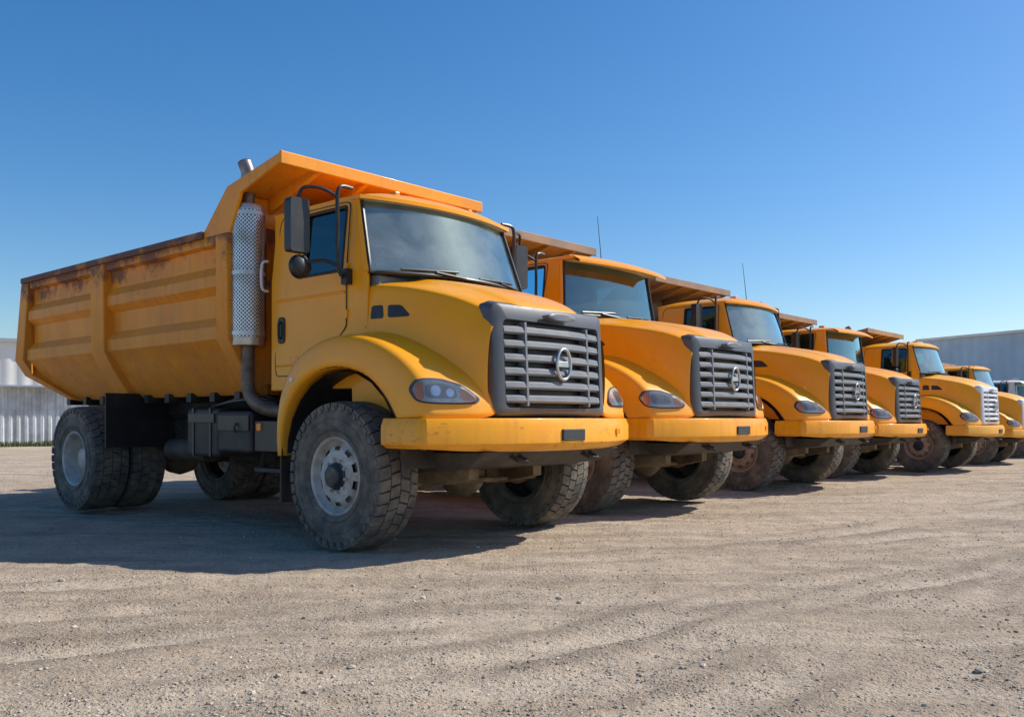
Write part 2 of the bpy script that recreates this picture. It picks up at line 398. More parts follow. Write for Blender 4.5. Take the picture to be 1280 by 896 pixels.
    def rr(hw,z0,z1,r,n=5):
        out=[]
        for (cy,cz,a0) in ((hw-r,z1-r,0),(-hw+r,z1-r,90),(-hw+r,z0+r,180),(hw-r,z0+r,270)):
            for k in range(n+1):
                a=math.radians(a0+90*k/n); out.append((cy+r*math.cos(a),cz+r*math.sin(a)))
        return out
    def bow(y): return -.11*(y/.75)**2
    def ring(x,hw,z0,z1,r): return [(x+bow(y)-.05*(z-1.2),y,z) for (y,z) in rr(hw,z0,z1,r)]
    mb=MB(); mb.grid([ring(1.05,.765,1.16,2.10,.07),ring(1.28,.785,1.155,2.13,.07),ring(1.345,.765,1.175,2.105,.065),ring(1.36,.73,1.20,2.07,.06),ring(1.355,.665,1.235,1.98,.05),ring(1.27,.65,1.245,1.965,.045)],closed=True)
    mk('grille_frame',mb,gfr,E,smooth=35)
    mb=MB(); mb.grid([ring(1.275,.655,1.235,1.97,.05),[(1.275,0,1.6)]*24],closed=True); mk('grille_backing',mb,BLACK,E)
    mb=MB()
    ys=[-.655+1.31*i/14 for i in range(15)]
    for i in range(6):
        z=1.277+i*.116
        rows=[]
        for y in ys:
            b=bow(y)-.05*(z-1.2)
            rows.append([(1.27+b,y,z+.01),(1.335+b,y,z-.002),(1.354+b,y,z+.014),(1.342+b,y,z+.060),(1.30+b,y,z+.074),(1.27+b,y,z+.074)])
        mb.grid(rows,closed=True,caps=True)
    for y in(-.43,.43):
        mb.hexa([(1.26+bow(y),y-.014,1.25),(1.35+bow(y),y-.014,1.25),(1.35+bow(y),y+.014,1.25),(1.26+bow(y),y+.014,1.25),(1.22+bow(y),y-.014,1.96),(1.315+bow(y),y-.014,1.96),(1.315+bow(y),y+.014,1.96),(1.22+bow(y),y+.014,1.96)])
    mk('grille_slats',mb,SLAT if gfr is GRL else gfr,E,smooth=25,bevel=.004)
    mb=MB(); mb.tube([(1.345+.008,.095*math.cos(a),1.62+.135*math.sin(a)) for a in [2*math.pi*i/28 for i in range(28)]],.015,8,closed=True)
    mb.box(1.335,1.352,-.08,.08,1.595,1.645); mk('emblem_ring',mb,SILV,E,bevel=.004)
    mb=MB(); P=circ(0,2.03,.19,.033,24); mb.grid([[(1.30-.04,y,z) for y,z in P],[(1.338,y,z) for y,z in P],[(1.343,y*.9,2.03+(z-2.03)*.8) for y,z in P],[(1.343,0,2.03)]*24],closed=True); mk('grille_badge',mb,gfr if gfr is not GRL else SLAT,E)
    # ---- bumper
    plan=[(1.42,.58),(1.43,.92),(1.425,1.02),(1.385,1.075),(1.15,1.20),(.90,1.30),(.6,1.39),(.3,1.43),(0,1.44)]
    pl=[(-y,x) for y,x in plan]+[(y,x) for y,x in reversed(plan[:-1])]
    rows=[]
    for i,(y,x) in enumerate(pl):
        a=Vector(pl[max(i-1,0)]);b=Vector(pl[min(i+1,len(pl)-1)]); d=(b-a).normalized(); n=Vector((-d[1],d[0]))
        if n.dot(Vector((y,x-.3)))<0: n=-n
        def off(o,z): return (x+n[1]*o,y+n[0]*o,z)
        taper=.03*(abs(y)/1.4)**3
        rows.append([off(-.02,.885+taper),off(.015,.935),off(.015,1.08),off(-.012,1.148),off(-.16,1.148),off(-.16,.875+taper),off(-.05,.868+taper)])
    mb=MB(); mb.grid(rows,closed=True,caps=True); mk('bumper',mb,BUMP if yel is YEL else yel,E,smooth=22,bevel=.007)
    mb=MB(); mb.box(1.42,1.462,-.15,.17,.955,1.055); mk('bumper_slot',mb,BLACK,E,bevel=.006)
    mb=MB()
    for i in range(5): mb.box(1.462,1.468,-.14,.16,.965+i*.018,.973+i*.018)
    mk('bumper_slot_bars',mb,GRL,E)
    mb=MB(); mb.box(1.30,1.358,.80,.86,1.00,1.05); mk('bumper_lamps',mb,AMBER,E)
    for o in PARTS[i_front:]: o.location.x=.07
    mb=MB(); mb.hexa([(.45,-.95,.66),(1.15,-.9,.74),(1.15,.9,.74),(.45,.95,.66),(.45,-1.0,.86),(1.36,-.95,.872),(1.36,.95,.872),(.45,1.0,.86)]); mk('skid_plate',mb,CHASS,E,bevel=.02)
    mb=MB()
    for y in(-.5,.5): mb.tube([(1.25,y-.05,.84),(1.38,y-.05,.79),(1.42,y,.78),(1.38,y+.05,.79),(1.25,y+.05,.84)],.02,8)
    mk('tow_hooks',mb,CHASS,E)
    mb=MB()
    for y in(-.45,.45):
        mb.box(-6.9,1.25,y-.045,y+.045,.88,1.15)
        mb.tube(smoothpath([(-.8,y,.95),(-.4,y,.78),(0,y,.72),(.4,y,.78),(.75,y,.9)],4),.05,8)
        mb.tube([( .35,y*1.3,.72),(.2,y*1.3,1.2)],.035,8)
        mb.tube(smoothpath([(-6.1,y,1.0),(-5.6,y,.8),(-5.25,y,.76),(-4.9,y,.8),(-4.4,y,1.0)],4),.07,8)
    for x in (-6.6,-4.2,-3.0,-1.9,-.6,.7): mb.box(x-.05,x+.05,-.45,.45,.93,1.1)
    mb.box(-.5,1.1,-.42,.42,.85,1.9)
    mb.box(-1.6,-.5,-.3,.3,.7,1.3)
    mb.tube([(-1.5,0,.85),(-5.1,0,.72)],.06,10)
    mb.box(-6.9,-1.8,-.55,.55,1.15,1.32)
    mk('chassis_frame',mb,CHASS,E,bevel=.01)
    mb=MB(); mb.tube([(0,-1.1,.6),(0,1.1,.6)],.085,12); mb.lathe([(-.2,.1),(-.12,.2),(0,.24),(.12,.2),(.2,.1)],20,c=(0.02,.15,.6))
    mb.tube([(.28,-.95,.55),(.28,.95,.55)],.025,8); mb.lathe([(-1.12,.0),(-1.12,.17),(-.98,.19),(-.9,.1)],20,c=(0,0,.645)); mb.lathe([(1.12,.0),(1.12,.17),(.98,.19),(.9,.1)],20,c=(0,0,.645))
    mb.hexa([(.05,-.75,.48),(.75,-.5,.60),(.75,-.38,.60),(.05,-.6,.48),(.05,-.75,.62),(.75,-.5,.72),(.75,-.38,.72),(.05,-.6,.62)])
    mb.hexa([(.05,.6,.48),(.75,.38,.60),(.75,.5,.60),(.05,.75,.48),(.05,.6,.62),(.75,.38,.72),(.75,.5,.72),(.05,.75,.62)])
    mb.box(-.14,.14,-.62,-.38,.5,.74); mb.box(-.14,.14,.38,.62,.5,.74)
    mb.tube([(-5.25,-1.1,.645),(-5.25,1.1,.645)],.11,12); mb.lathe([(-.28,.1),(-.15,.24),(0,.28),(.15,.24),(.28,.1)],20,c=(-5.25,0,.66))
    mk('axles',mb,AXLE,E,smooth=40)
    mb=MB(); mb.box(-2.25,-1.62,-1.2,-.6,.80,1.22); mb.box(-2.95,-2.30,-1.16,-.6,.74,1.25)
    mk('battery_box',mb,CHASS,E,bevel=.04,seg=3)
    mb=MB(); mb.box(-1.58,-.95,-1.18,-.6,.82,1.12); mb.box(-2.22,-1.64,-1.215,-1.19,1.02,1.18); mb.box(-2.9,-2.36,-1.175,-1.15,1.10,1.2)
    for x in (-2.8,-2.45): mb.box(x-.02,x+.02,-1.172,-1.15,.74,1.26)
    mb.tube([(-1.85,-1.22,1.1),(-1.85,-1.25,1.05),(-1.85,-1.22,1.0)],.012,6)
    mk('tool_box',mb,BLACK,E,bevel=.015)
    mb=MB()
    for j in range(3): mb.tube(smoothpath([(-1.6,-.9+.05*j,1.3),(-2.0,-1.0+.05*j,1.34+.03*j),(-2.6,-.95,1.30),(-3.4,-.7,1.2+.04*j),(-4.2,-.55,1.18)],5),.018,7)
    mb.tube(smoothpath([(-.9,-.8,1.2),(-1.2,-.9,1.3),(-1.55,-.85,1.28)],5),.03,8); mk('hoses',mb,BLACK,E)
    mb=MB(); mb.box(-1.54,-1.46,-1.195,-1.15,1.02,1.10); mk('side_marker',mb,AMBER,E,bevel=.01)
    mb=MB(); mb.box(-1.5,-.9,-1.24,-.95,.62,.66); mb.tube([(-1.45,-1.2,.64),(-1.45,-1.15,.85)],.015,6); mb.tube([(-.95,-1.2,.64),(-.95,-1.15,.85)],.015,6); mb.mirror(); mk('cab_step',mb,CHASS,E,bevel=.008)
    mb=MB(); mb.tube([(-3.0,.9,1.0),(-1.2,.9,1.0)],.3,24); mk('fuel_tank',mb,CHASS,E)
    mb=MB(); mb.tube([(-3.9,-.8,.78),(-3.05,-.8,.78)],.13,18); mb.tube([(-4.1,.2,.7),(-3.1,.2,.7)],.13,18); mk('air_tank',mb,CHASS,E)
    mb=MB(); mb.box(-4.42,-4.40,-1.40,-.52,.80,1.45); mb.mirror()
    mk('rear_mud_flap',mb,BLACK,E,bevel=.006)
    # ---- cab
    i_cab=len(PARTS)
    def yz(z): return 1.07 if z<2.46 else 1.07-.075*(z-2.46)/.72
    B=variant=='B'
    bul=.24 if not B else .14; xb0=.03 if not B else .10; xt0=-.20 if not B else .02; bult=.20 if not B else .12
    def fx_(z): return xb0+(xt0-xb0)*(z-2.45)/.73 if z>2.45 else xb0
    for s in(-1,1):
        zs=[1.42,1.52,2.50,3.10,3.19]
        rows=[]
        for z in zs: rows.append([(-1.47,s*(yz(z)-.03),z),(-1.42,s*yz(z),z),(-.92,s*yz(z),z),(-.31 if not B else -.22,s*yz(z),z),(fx_(z),s*(yz(z)-.03),z)])
        mb=MB();mb.grid(rows)
        mb.F=[f for i,f in enumerate(mb.F) if i!=2*4+2]
        mk('cab_side',mb,yel,E,solid=.035,bevel=.01)
        xa,xb=-.92,(-.31 if not B else -.22)
        P=[(xa,2.50),(xb,2.50),(xb,3.10),(xa,3.10)]
        mb=MB(); mb.add([(x,s*(yz(z)-.01),z) for x,z in P],[(0,1,2,3)]); mk('side_window',mb,SIDEG,E)
        mb=MB(); rp=roundpoly(P,3,.06); mb.tube([(x,s*(yz(z)+.012),z) for x,z in rp],.016,6,closed=True); mk('window_seal',mb,BLACK,E)
        mb=MB(); dp=[(-1.36,1.56),(-.75,1.56),(-.24,1.98),(-.24,2.46),(-.26 if not B else -.17,3.14),(-1.36,3.14)]
        dp2=roundpoly(dp,3,.08)
        mb.tube([(x,s*(yz(z)+.0165),z) for x,z in dp2],.0055,6,closed=True); mk('door_seam',mb,BLACK,E)
        mb=MB(); mb.tube([(-1.34,s*1.080,2.30),(-.27,s*1.080,2.30)],.016,8); mb.tube([(-1.34,s*1.080,1.66),(-.68,s*1.080,1.66)],.014,8); mk('door_swage',mb,yel,E)
        mb=MB(); mb.prism(roundpoly([(-1.31,1.88),(-1.19,1.88),(-1.19,2.14),(-1.31,2.14)],3,.3),s*1.083,s*1.10); mk('door_handle_recess',mb,BLACK,E,bevel=.006)
        mb=MB(); mb.tube([(-1.25,s*1.10,1.93),(-1.25,s*1.125,1.95),(-1.25,s*1.125,2.07),(-1.25,s*1.10,2.09)],.012,6); mk('door_handle',mb,CHASS,E)
        mb=MB()
        for zz in (2.56,2.98): mb.box(-.262,-.222,s*1.085-.012,s*1.085+.012,zz-.5,zz-.42)
        mk('door_hinges',mb,yel,E,bevel=.006)
        mb=MB(); mb.tube(smoothpath([(-1.5,s*1.08,2.42),(-1.5,s*1.15,2.45),(-1.5,s*1.15,2.68),(-1.5,s*1.08,2.72)],4),.014,8); mk('grab_handle',mb,WHT,E)
        mb=MB(); mb.box(-1.12,-.98,s*1.0885-.001,s*1.0885+.001,1.72,1.75); mb.box(-1.12,-1.03,s*1.0885-.001,s*1.0885+.001,1.68,1.705); mk('door_decal',mb,AMBER,E)
    mb=MB(); mb.box(-1.47,-1.40,-1.04,1.04,1.42,2.5); mb.box(-1.47,-1.41,-1.02,-.7,2.5,3.18); mb.box(-1.47,-1.41,.7,1.02,2.5,3.18); mb.box(-1.47,-1.41,-.7,.7,3.05,3.18)
    mb.box(-1.40,-.1,-1.03,1.03,1.42,1.5); mk('cab_rear_wall',mb,yel,E,bevel=.01)
    mb=MB(); mb.box(-1.40,-1.385,-1.0,1.0,1.5,2.5); mb.box(-1.40,-1.385,-1.0,-.71,2.501,3.14); mb.box(-1.40,-1.385,.71,1.0,2.501,3.14); mk('cab_lining',mb,INT,E)
    mb=MB(); mb.add([(-1.44,-.7,2.5),(-1.44,.7,2.5),(-1.44,.7,3.05),(-1.44,-.7,3.05)],[(0,1,2,3)]); mk('rear_window',mb,SIDEG,E)
    mb=MB(); rows=[]
    for j in range(9):
        f=j/8; z=2.455+.72*f; row=[]
        for i in range(25):
            s=-1+2*i/24; hw=1.035-.08*f
            x=(xb0+(xt0-xb0)*f)+(bul+(bult-bul)*f)*(1-s*s)
            row.append((x,s*hw,z+.02*(1-s*s)))
        rows.append(row)
    mb.grid(rows); mk('windshield',mb,WINDB if B else WIND,E,smooth=180)
    per=rows[0]+[r[-1] for r in rows[1:]]+list(reversed(rows[-1]))[1:]+[r[0] for r in reversed(rows[1:-1])]
    mb=MB(); mb.tube([(x+.008,y,z) for x,y,z in per],.022,8,closed=True); mk('windshield_seal',mb,BLACK,E)
    for s in(-1,1):
        mb=MB(); mb.tube([(r[0][0]-.022,s*(abs(r[0][1])+.005),r[0][2]) for r in rows],.036,8); mk('a_pillar',mb,yel,E)
    mb=MB(); mb.grid([[(p[0]+.05,p[1]*.97,2.462) for p in rows[0]],[(p[0]-.1,p[1]*.97,2.478) for p in rows[0]]]); mk('cowl',mb,BLACK,E)
    mb=MB()
    for (ya,yb) in ((-.75,-.1),(.15,.8)):
        def wp(y,z,o=.03):
            f=(z-2.455)/.72; s=y/(1.035-.08*f); return ((xb0+(xt0-xb0)*f)+(bul+(bult-bul)*f)*(1-s*s)+o,y,z)
        mb.tube([wp(yb,2.47,.06),wp((ya+yb)/2,2.50,.04)],.012,6); mb.tube([wp(ya-.02,2.50),wp((ya+yb)/2,2.515),wp(yb-.05,2.53)],.012,6)
    mk('wipers',mb,BLACK,E)
    # roof
    mb=MB();rows=[];nx,ny=14,16; oh=.07 if not B else .20
    def rpt(a,b,dz=0,sh=1):
        hw=.995*sh+.02
        xf=xt0+oh+bult*(1-b*b); xr=-1.49; x=xr+(xf-xr)*(a+1)/2; xm=(xr+xf)/2; x=xm+(x-xm)*sh
        z=3.185+dz+ (.125 if not B else .09)*(1-abs(a)**5)*(1-abs(b)**4)
        return (x,b*hw,z)
    def remap(i,n): t=-1+2*i/n; return math.copysign(1-(1-abs(t))**1.7,t)
    top=[[rpt(remap(i,nx),remap(j,ny)) for j in range(ny+1)] for i in range(nx+1)]
    mb.grid(top)
    bot=[[(p[0],p[1],3.15) for p in r] for r in top]
    mb.grid(bot)
    per=lambda g:[g[0][j] for j in range(ny)]+[g[i][ny] for i in range(nx)]+[g[nx][j] for j in range(ny,0,-1)]+[g[i][0] for i in range(nx,0,-1)]
    mb.grid([per(top),per(bot)],closed=True)
    mk('cab_roof',mb,yel,E,smooth=60)
    mb=MB(); mb.grid([[(p[0]*.99,p[1]*.97,3.146) for p in r] for r in bot]); mk('headliner',mb,INT,E)
    if B:
        mb=MB(); f=[(xt0+oh+bult*(1-b*b),b*1.0) for b in [-1+2*i/16 for i in range(17)]]
        mb.grid([[(x-.02,y,3.20) for x,y in f],[(x+.10,y*1.0,3.13) for x,y in f],[(x+.10,y,3.10) for x,y in f],[(x-.03,y,3.155) for x,y in f]]); mk('sun_visor',mb,yel,E,smooth=40)
    mb=MB()
    for y in(-.5,.5): mb.box(-.32,-.20,y-.03,y+.03,3.27,3.315)
    mk('roof_markers',mb,AMBER,E,bevel=.012)
    mb=MB()
    for y in(-.5,.5):
        mb.box(-1.1,-.6,y-.26,y+.26,1.75,2.15)
        mb.hexa([(-1.2,y-.25,2.1),(-1.05,y-.25,2.1),(-1.05,y+.25,2.1),(-1.2,y+.25,2.1),(-1.3,y-.22,2.8),(-1.2,y-.22,2.8),(-1.2,y+.22,2.8),(-1.3,y+.22,2.8)])
        mb.box(-1.28,-1.2,y-.12,y+.12,2.82,2.98)
    mk('seats',mb,SEAT,E,bevel=.05,seg=3)
    mb=MB(); mb.hexa([(-.5,-1.0,2.2),(.1,-1.0,2.2),(.1,1.0,2.2),(-.5,1.0,2.2),(-.35,-1.0,2.5),(.08,-.98,2.44),(.08,.98,2.44),(-.35,1.0,2.5)]); mk('dashboard',mb,DASH,E,bevel=.03)
    mb=MB(); c0=Vector((-.55,.5,2.52)); ax=Vector((.6,0,-.8)).normalized(); u=Vector((0,1,0)); w=ax.cross(u)
    mb.tube([c0+(u*math.cos(a)+w*math.sin(a))*.22 for a in [2*math.pi*i/28 for i in range(28)]],.014,6,closed=True)
    for a in(0,2.1,4.2): mb.tube([c0,c0+(u*math.cos(a)+w*math.sin(a))*.22],.012,6)
    mb.tube([c0,c0+ax*.25],.03,8); mk('steering_wheel',mb,BLACK,E)
    # ---- mirrors
    mb=MB(); mg=MB()
    mb.tube(smoothpath([(-.22,-1.07,2.42),(-.22,-1.16,2.44),(-.22,-1.20,2.56),(-.22,-1.20,2.9),(-.22,-1.20,3.16),(-.22,-1.16,3.24),(-.24,-1.02,3.25)],4),.018,8)
    mb.tube(smoothpath([(-.22,-1.20,3.14),(-.28,-1.32,3.20),(-.36,-1.46,3.20),(-.40,-1.50,3.10)],4),.016,8)
    mb.tube(smoothpath([(-.22,-1.20,2.52),(-.28,-1.30,2.56),(-.38,-1.46,2.54),(-.40,-1.5,2.60)],4),.016,8)
    mb.prism(roundpoly([(-1.60,2.62),(-1.40,2.62),(-1.40,3.10),(-1.60,3.10)],4,.12),-.46,-.36,'x')
    mg.prism(roundpoly([(-1.59,2.63),(-1.41,2.63),(-1.41,3.09),(-1.59,3.09)],4,.12),-.465,-.461,'x')
    mb.lathe([(.0,.11),(.05,.10),(.08,.06),(.085,0)],20,axis='x',c=(-.44,-1.46,2.50)); mb.lathe([(-.0,.11),(-.01,0)],20,axis='x',c=(-.44,-1.46,2.50))
    mb.box(-.25,-.17,-1.14,-1.07,2.36,2.50)
    mb.mirror(); mg.mirror(); mk('mirror_arms',mb,BLACK,E,smooth=40); mk('mirror_glass',mg,CHROME,E)
    # ---- exhaust stack
    if stack:
        cx,cy=-1.72,-1.17
        mb=MB(); mb.lathe([(1.88,.10),(1.88,.158),(1.90,.163),(3.27,.163),(3.29,.158),(3.29,.09)],40,axis='z',c=(cx,cy,0))
        mk('muffler',mb,SILV,E)
        n=40; g=MB(); g.grid([[(cx+.168*math.cos(2*math.pi*k/n),cy+.168*math.sin(2*math.pi*k/n),z) for k in range(n+1)] for z in (1.95,3.24)])
        ob=mk('heat_guard',g,PERF,E,smooth=60); uvl=ob.data.uv_layers.new(name='UVMap')
        for lp in ob.data.loops:
            v=ob.data.vertices[lp.vertex_index]; k=lp.vertex_index%(n+1)
            uvl.data[lp.index].uv=(k/n*2*math.pi*.168/.027,v.co.z/.027)
        mb=MB(); mb.tube(smoothpath([(cx,cy,3.26),(cx,cy,3.45),(cx,cy,3.54),(cx+.01,cy,3.62),(cx-.03,cy-.02,3.74)],5),.068,16,caps=False)
        mk('exhaust_tip',mb,TIPM,E,solid=.006)
        mb=MB(); mb.tube(smoothpath([(cx,cy,1.9),(cx,cy,1.6),(cx+.02,cy+.0,1.42),(cx+.14,cy+.05,1.27),(cx+.4,cy+.2,1.2),(cx+.8,cy+.5,1.15)],6),.068,16); mk('exhaust_pipe',mb,PIPE,E)
        mb=MB()
        for z in (2.0,2.6,3.2): mb.lathe([(z-.02,.171),(z-.02,.176),(z+.02,.176),(z+.02,.171)],40,axis='z',c=(cx,cy,0))
        mb.box(cx-.02,cx+.02,cy+.16,-.6,2.5,2.56); mk('muffler_clamps',mb,SILV,E)
    if antenna:
        mb=MB(); mb.tube([(-.7,.9,3.2),(-.75,.92,3.6),(-.83,.95,4.15)],[.01,.006,.004],6); mk('antenna',mb,BLACK,E)
    # ---- dump bed
    X0,X1=-7.0,-1.78
    def shear(x,z):
        f=max(0,min(1,(-5.2-x)/1.8))
        d=-.30*(3.05-z)/1.25 if z>1.8 else -.30+1.0*(1.8-z)/.38
        return x+f*d
    prof=[(-1.345,3.05),(-1.345,2.93),(-1.275,2.91),(-1.27,2.70),(-1.335,2.60),(-1.335,2.50),(-1.26,2.42),(-1.25,2.18),(-1.32,2.08),(-1.32,1.96),(-1.24,1.87),(-1.18,1.78),(-1.02,1.50),(-.92,1.41),(-.6,1.40)]
    nseg=48
    xs=[X0+(X1-X0)*i/nseg for i in range(nseg+1)]
    def dent(x,z,s): 
        p=Vector((x*1.3,z*2.1,s*7+ox)); return .022*noise.noise(p)+.010*noise.noise(p*2.7)
    mb=MB()
    for s in(-1,1):
        mb.grid([[(shear(x,z),-s*y+(dent(x,z,s) if 1.85<z<2.92 else 0),z) for y,z in prof] for x in xs])
    mk('bed_sides',mb,bedm,E,smooth=20,solid=.03)
    mb=MB()
    post=[(-1.385,3.0),(-1.375,1.95),(-1.27,1.75),(-1.05,1.40),(-.9,1.38),(-.9,1.5),(-1.15,1.9),(-1.2,3.0)]
    for (a,b) in ((X0-.01,X0+.24),(-4.86,-4.5),(X1-.2,X1+.02)):
        P=[(shear(a,z),y,z) for y,z in post]+[(shear(b,z),y,z) for y,z in post]; n=len(post)
        mb.add(P,[tuple(range(n)),tuple(range(2*n-1,n-1,-1))]+[(i,(i+1)%n,(i+1)%n+n,i+n) for i in range(n)])
    mb.mirror(); mk('bed_posts',mb,bedm,E,bevel=.015)
    mb=MB(); mb.box(X0-.02,X1-.45,-1.395,-1.24,3.0,3.075); mb.mirror(); mb.box(X0-.03,X0+.1,-1.238,1.238,3.0,3.07); mk('bed_rail',mb,RUST if bedm is BED else canopy,E,bevel=.012)
    mb=MB()
    tg=[(y,z) for y,z in prof]
    full=[(shear(X0+.03,z),y,z) for y,z in tg]+[(shear(X0+.03,z),-y,z) for y,z in reversed(tg)]
    mb.add(full,[tuple(range(len(full)))])
    full=[(X1,y,z) for y,z in tg]+[(X1,-y,z) for y,z in reversed(tg)]; mb.add(full,[tuple(range(len(full)))])
    mb.hexa([(-6.6,-.95,1.43),(X1,-.95,1.43),(X1,.95,1.43),(-6.6,.95,1.43),(-6.6,-1.0,1.55),(X1,-1.0,1.55),(X1,1.0,1.55),(-6.6,1.0,1.55)])
    for y in(-.9,-.3,.3,.9): mb.box(X1,X1+.06,y-.05,y+.05,1.5,3.1)
    mk('bed_ends',mb,bedm,E)
    mb=MB()
    for x in (-6.4,-5.9,-5.4,-4.2,-3.7,-3.2,-2.7,-2.2): mb.box(x-.05,x+.05,-1.0,1.0,1.33,1.429)
    mb.box(-6.7,-1.85,-.6,-.4,1.2,1.45); mb.box(-6.7,-1.85,.4,.6,1.2,1.45); mk('bed_crossmembers',mb,CHASS,E)
    # canopy
    mb=MB()
    sd=[(-2.32,3.05),(-1.80,3.52),(-.88,3.69),(-.88,3.60),(-1.55,3.42),(-1.76,3.05)]
    mb.prism(sd,-1.36,-1.32); mb.prism(sd,1.32,1.36)
    mb.hexa([(-1.80,-1.318,3.44),(-.885,-1.318,3.63),(-.885,1.318,3.63),(-1.80,1.318,3.44),(-1.80,-1.318,3.50),(-.885,-1.318,3.68),(-.885,1.318,3.68),(-1.80,1.318,3.50)])
    mb.box(X1+.0,X1+.05,-1.318,1.318,3.0,3.45)
    mb.box(-.884,-.85,-1.37,1.37,3.575,3.70)
    for y in(-.9,-.3,.3,.9): mb.hexa([(-1.72,y-.03,3.3),(-.9,y-.03,3.58),(-.9,y+.03,3.58),(-1.72,y+.03,3.3),(-1.72,y-.03,3.46),(-.9,y-.03,3.64),(-.9,y+.03,3.64),(-1.72,y+.03,3.46)])
    can=mk('bed_canopy',mb,canopy,E,bevel=.012)
    for o in PARTS[i_cab:]: o.location.x=cs
    can.location.x+=cansh[0]; can.location.z=cansh[1]
    return E

build_truck(-.61,8.91)
B=(-.61,8.91)
def T(dx,dy,**k): return build_truck(B[0]+dx,B[1]+dy,**k)
T(2.25,3.0,variant='B',canopy=BROWN,bedm=BROWN2,antenna=True,yel=YEL,rimf=RIMFB_ME,cs=-.5,cansh=(-.3,.08))
T(5.1,6.5,variant='A',canopy=BROWN,bedm=BROWN,antenna=True,rimf=RIMFB_ME,cs=-.3,cansh=(-.45,.02),scale=.97)
T(7.45,9.5,variant='B',canopy=BROWN,bedm=BROWN2,rimf=RIMFB_ME,cs=-.15,cansh=(-.3,-.04),scale=.91)
T(10.2,11.6,variant='A',canopy=BROWN2,bedm=BROWN2,gfr=WHT,yel=YEL2,scale=.87,cs=-.1,cansh=(-.3,-.04),rimf=RIMFB_ME)
T(12.9,14.6,variant='A',canopy=BROWN2,bedm=BROWN2,gfr=WHT,yel=YEL2,rimf=RIMFB_ME,scale=.76,cansh=(-.5,-.25),stack=False)
T(15.9,18.4,variant='B',canopy=BROWN2,bedm=BROWN2,gfr=WHT,yel=WHP,rimf=RIMFB_ME,scale=.70,cansh=(-.6,-.3),stack=False)

# ---------------------------------------------------------------- ground
def ground_mat():
    m,t,out=nt('gravel_dirt')
    b=N(t,'ShaderNodeBsdfPrincipled'); t.links.new(b.outputs[0],out.inputs[0])
    tc=N(t,'ShaderNodeTexCoord'); v=tc.outputs['Object']
    at=N(t,'ShaderNodeAttribute'); at.attribute_name='rut'
    sp=N(t,'ShaderNodeSeparateColor'); t.links.new(at.outputs['Color'],sp.inputs[0])
    big=noi(t,v,.35,4,.6); mid=noi(t,v,2.2,6,.65); fine=noi(t,v,40,5,.7); gr=noi(t,v,150,2,.6); med=noi(t,v,9,6,.7)
    mp=N(t,'ShaderNodeMapping'); mp.inputs['Rotation'].default_value=(0,0,math.radians(-38)); mp.inputs['Scale'].default_value=(.22,2.6,1); t.links.new(v,mp.inputs[0])
    trk=noi(t,mp.outputs[0],1.2,5,.6,.3)
    c=mixc(t,ramp(t,big,.35,.65),(.52,.395,.275),(.64,.50,.36))
    c=mixc(t,mth(t,'MULTIPLY',ramp(t,mid,.45,.62),.5),c,(.38,.28,.195))
    c=mixc(t,mth(t,'MULTIPLY',ramp(t,trk,.52,.60),.5),c,(.70,.565,.42))
    c=mixc(t,mth(t,'MULTIPLY',ramp(t,trk,.48,.38),.5),c,(.33,.25,.18))
    br=mth(t,'ADD',.55,mth(t,'MULTIPLY',med,.9))
    c=mixc(t,mth(t,'MULTIPLY',mth(t,'MULTIPLY',sp.outputs[0],br),.7,True),c,(.72,.58,.43))
    c=mixc(t,mth(t,'MULTIPLY',mth(t,'MULTIPLY',sp.outputs[1],br),.65,True),c,(.26,.195,.14))
    c=mixc(t,mth(t,'MULTIPLY',ramp(t,med,.54,.68),.4),c,(.28,.21,.155))
    c=mixc(t,mth(t,'MULTIPLY',ramp(t,fine,.52,.64),.65),c,(.19,.145,.105))
    c=mixc(t,mth(t,'MULTIPLY',ramp(t,gr,.56,.67),.7),c,(.76,.67,.55))
    vo=N(t,'ShaderNodeTexVoronoi'); vo.inputs['Scale'].default_value=45; t.links.new(v,vo.inputs['Vector'])
    pe=ramp(t,vo.outputs['Distance'],.12,.38,(1,1,1,1),(0,0,0,1))
    msk=ramp(t,noi(t,v,1.1,5,.7),.42,.6)
    sepc=N(t,'ShaderNodeSeparateColor'); t.links.new(vo.outputs['Color'],sepc.inputs[0])
    pm=mth(t,'MULTIPLY',mth(t,'MULTIPLY',pe,msk),ramp(t,sepc.outputs[0],.4,.5))
    c=mixc(t,mth(t,'MULTIPLY',pm,.6),c,mixc(t,sepc.outputs[1],(.20,.165,.13),(.70,.62,.52)))
    t.links.new(c,b.inputs['Base Color']); b.inputs['Roughness'].default_value=.92; b.inputs['Specular IOR Level'].default_value=.15
    h=mth(t,'ADD',mth(t,'MULTIPLY',mid,1.2),mth(t,'MULTIPLY',fine,.6))
    h=mth(t,'ADD',h,mth(t,'MULTIPLY',pm,.5)); h=mth(t,'ADD',h,mth(t,'MULTIPLY',trk,1.2)); h=mth(t,'ADD',h,mth(t,'MULTIPLY',gr,.13)); h=mth(t,'ADD',h,mth(t,'MULTIPLY',med,.7))
    bp=N(t,'ShaderNodeBump'); bp.inputs['Strength'].default_value=1.0; bp.inputs['Distance'].default_value=.04
    t.links.new(h,bp.inputs['Height']); t.links.new(bp.outputs[0],b.inputs['Normal'])
    return m
def axis(lo,hi,step,far):
    a=[lo+i*step for i in range(int((hi-lo)/step)+1)]; s=step
    x=a[-1]
    while x<far: s*=1.3; x+=s; a.append(x)
    x=a[0]; s=step
    while x>-far: s*=1.3; x-=s; a.insert(0,x)
    return a
TR=[]
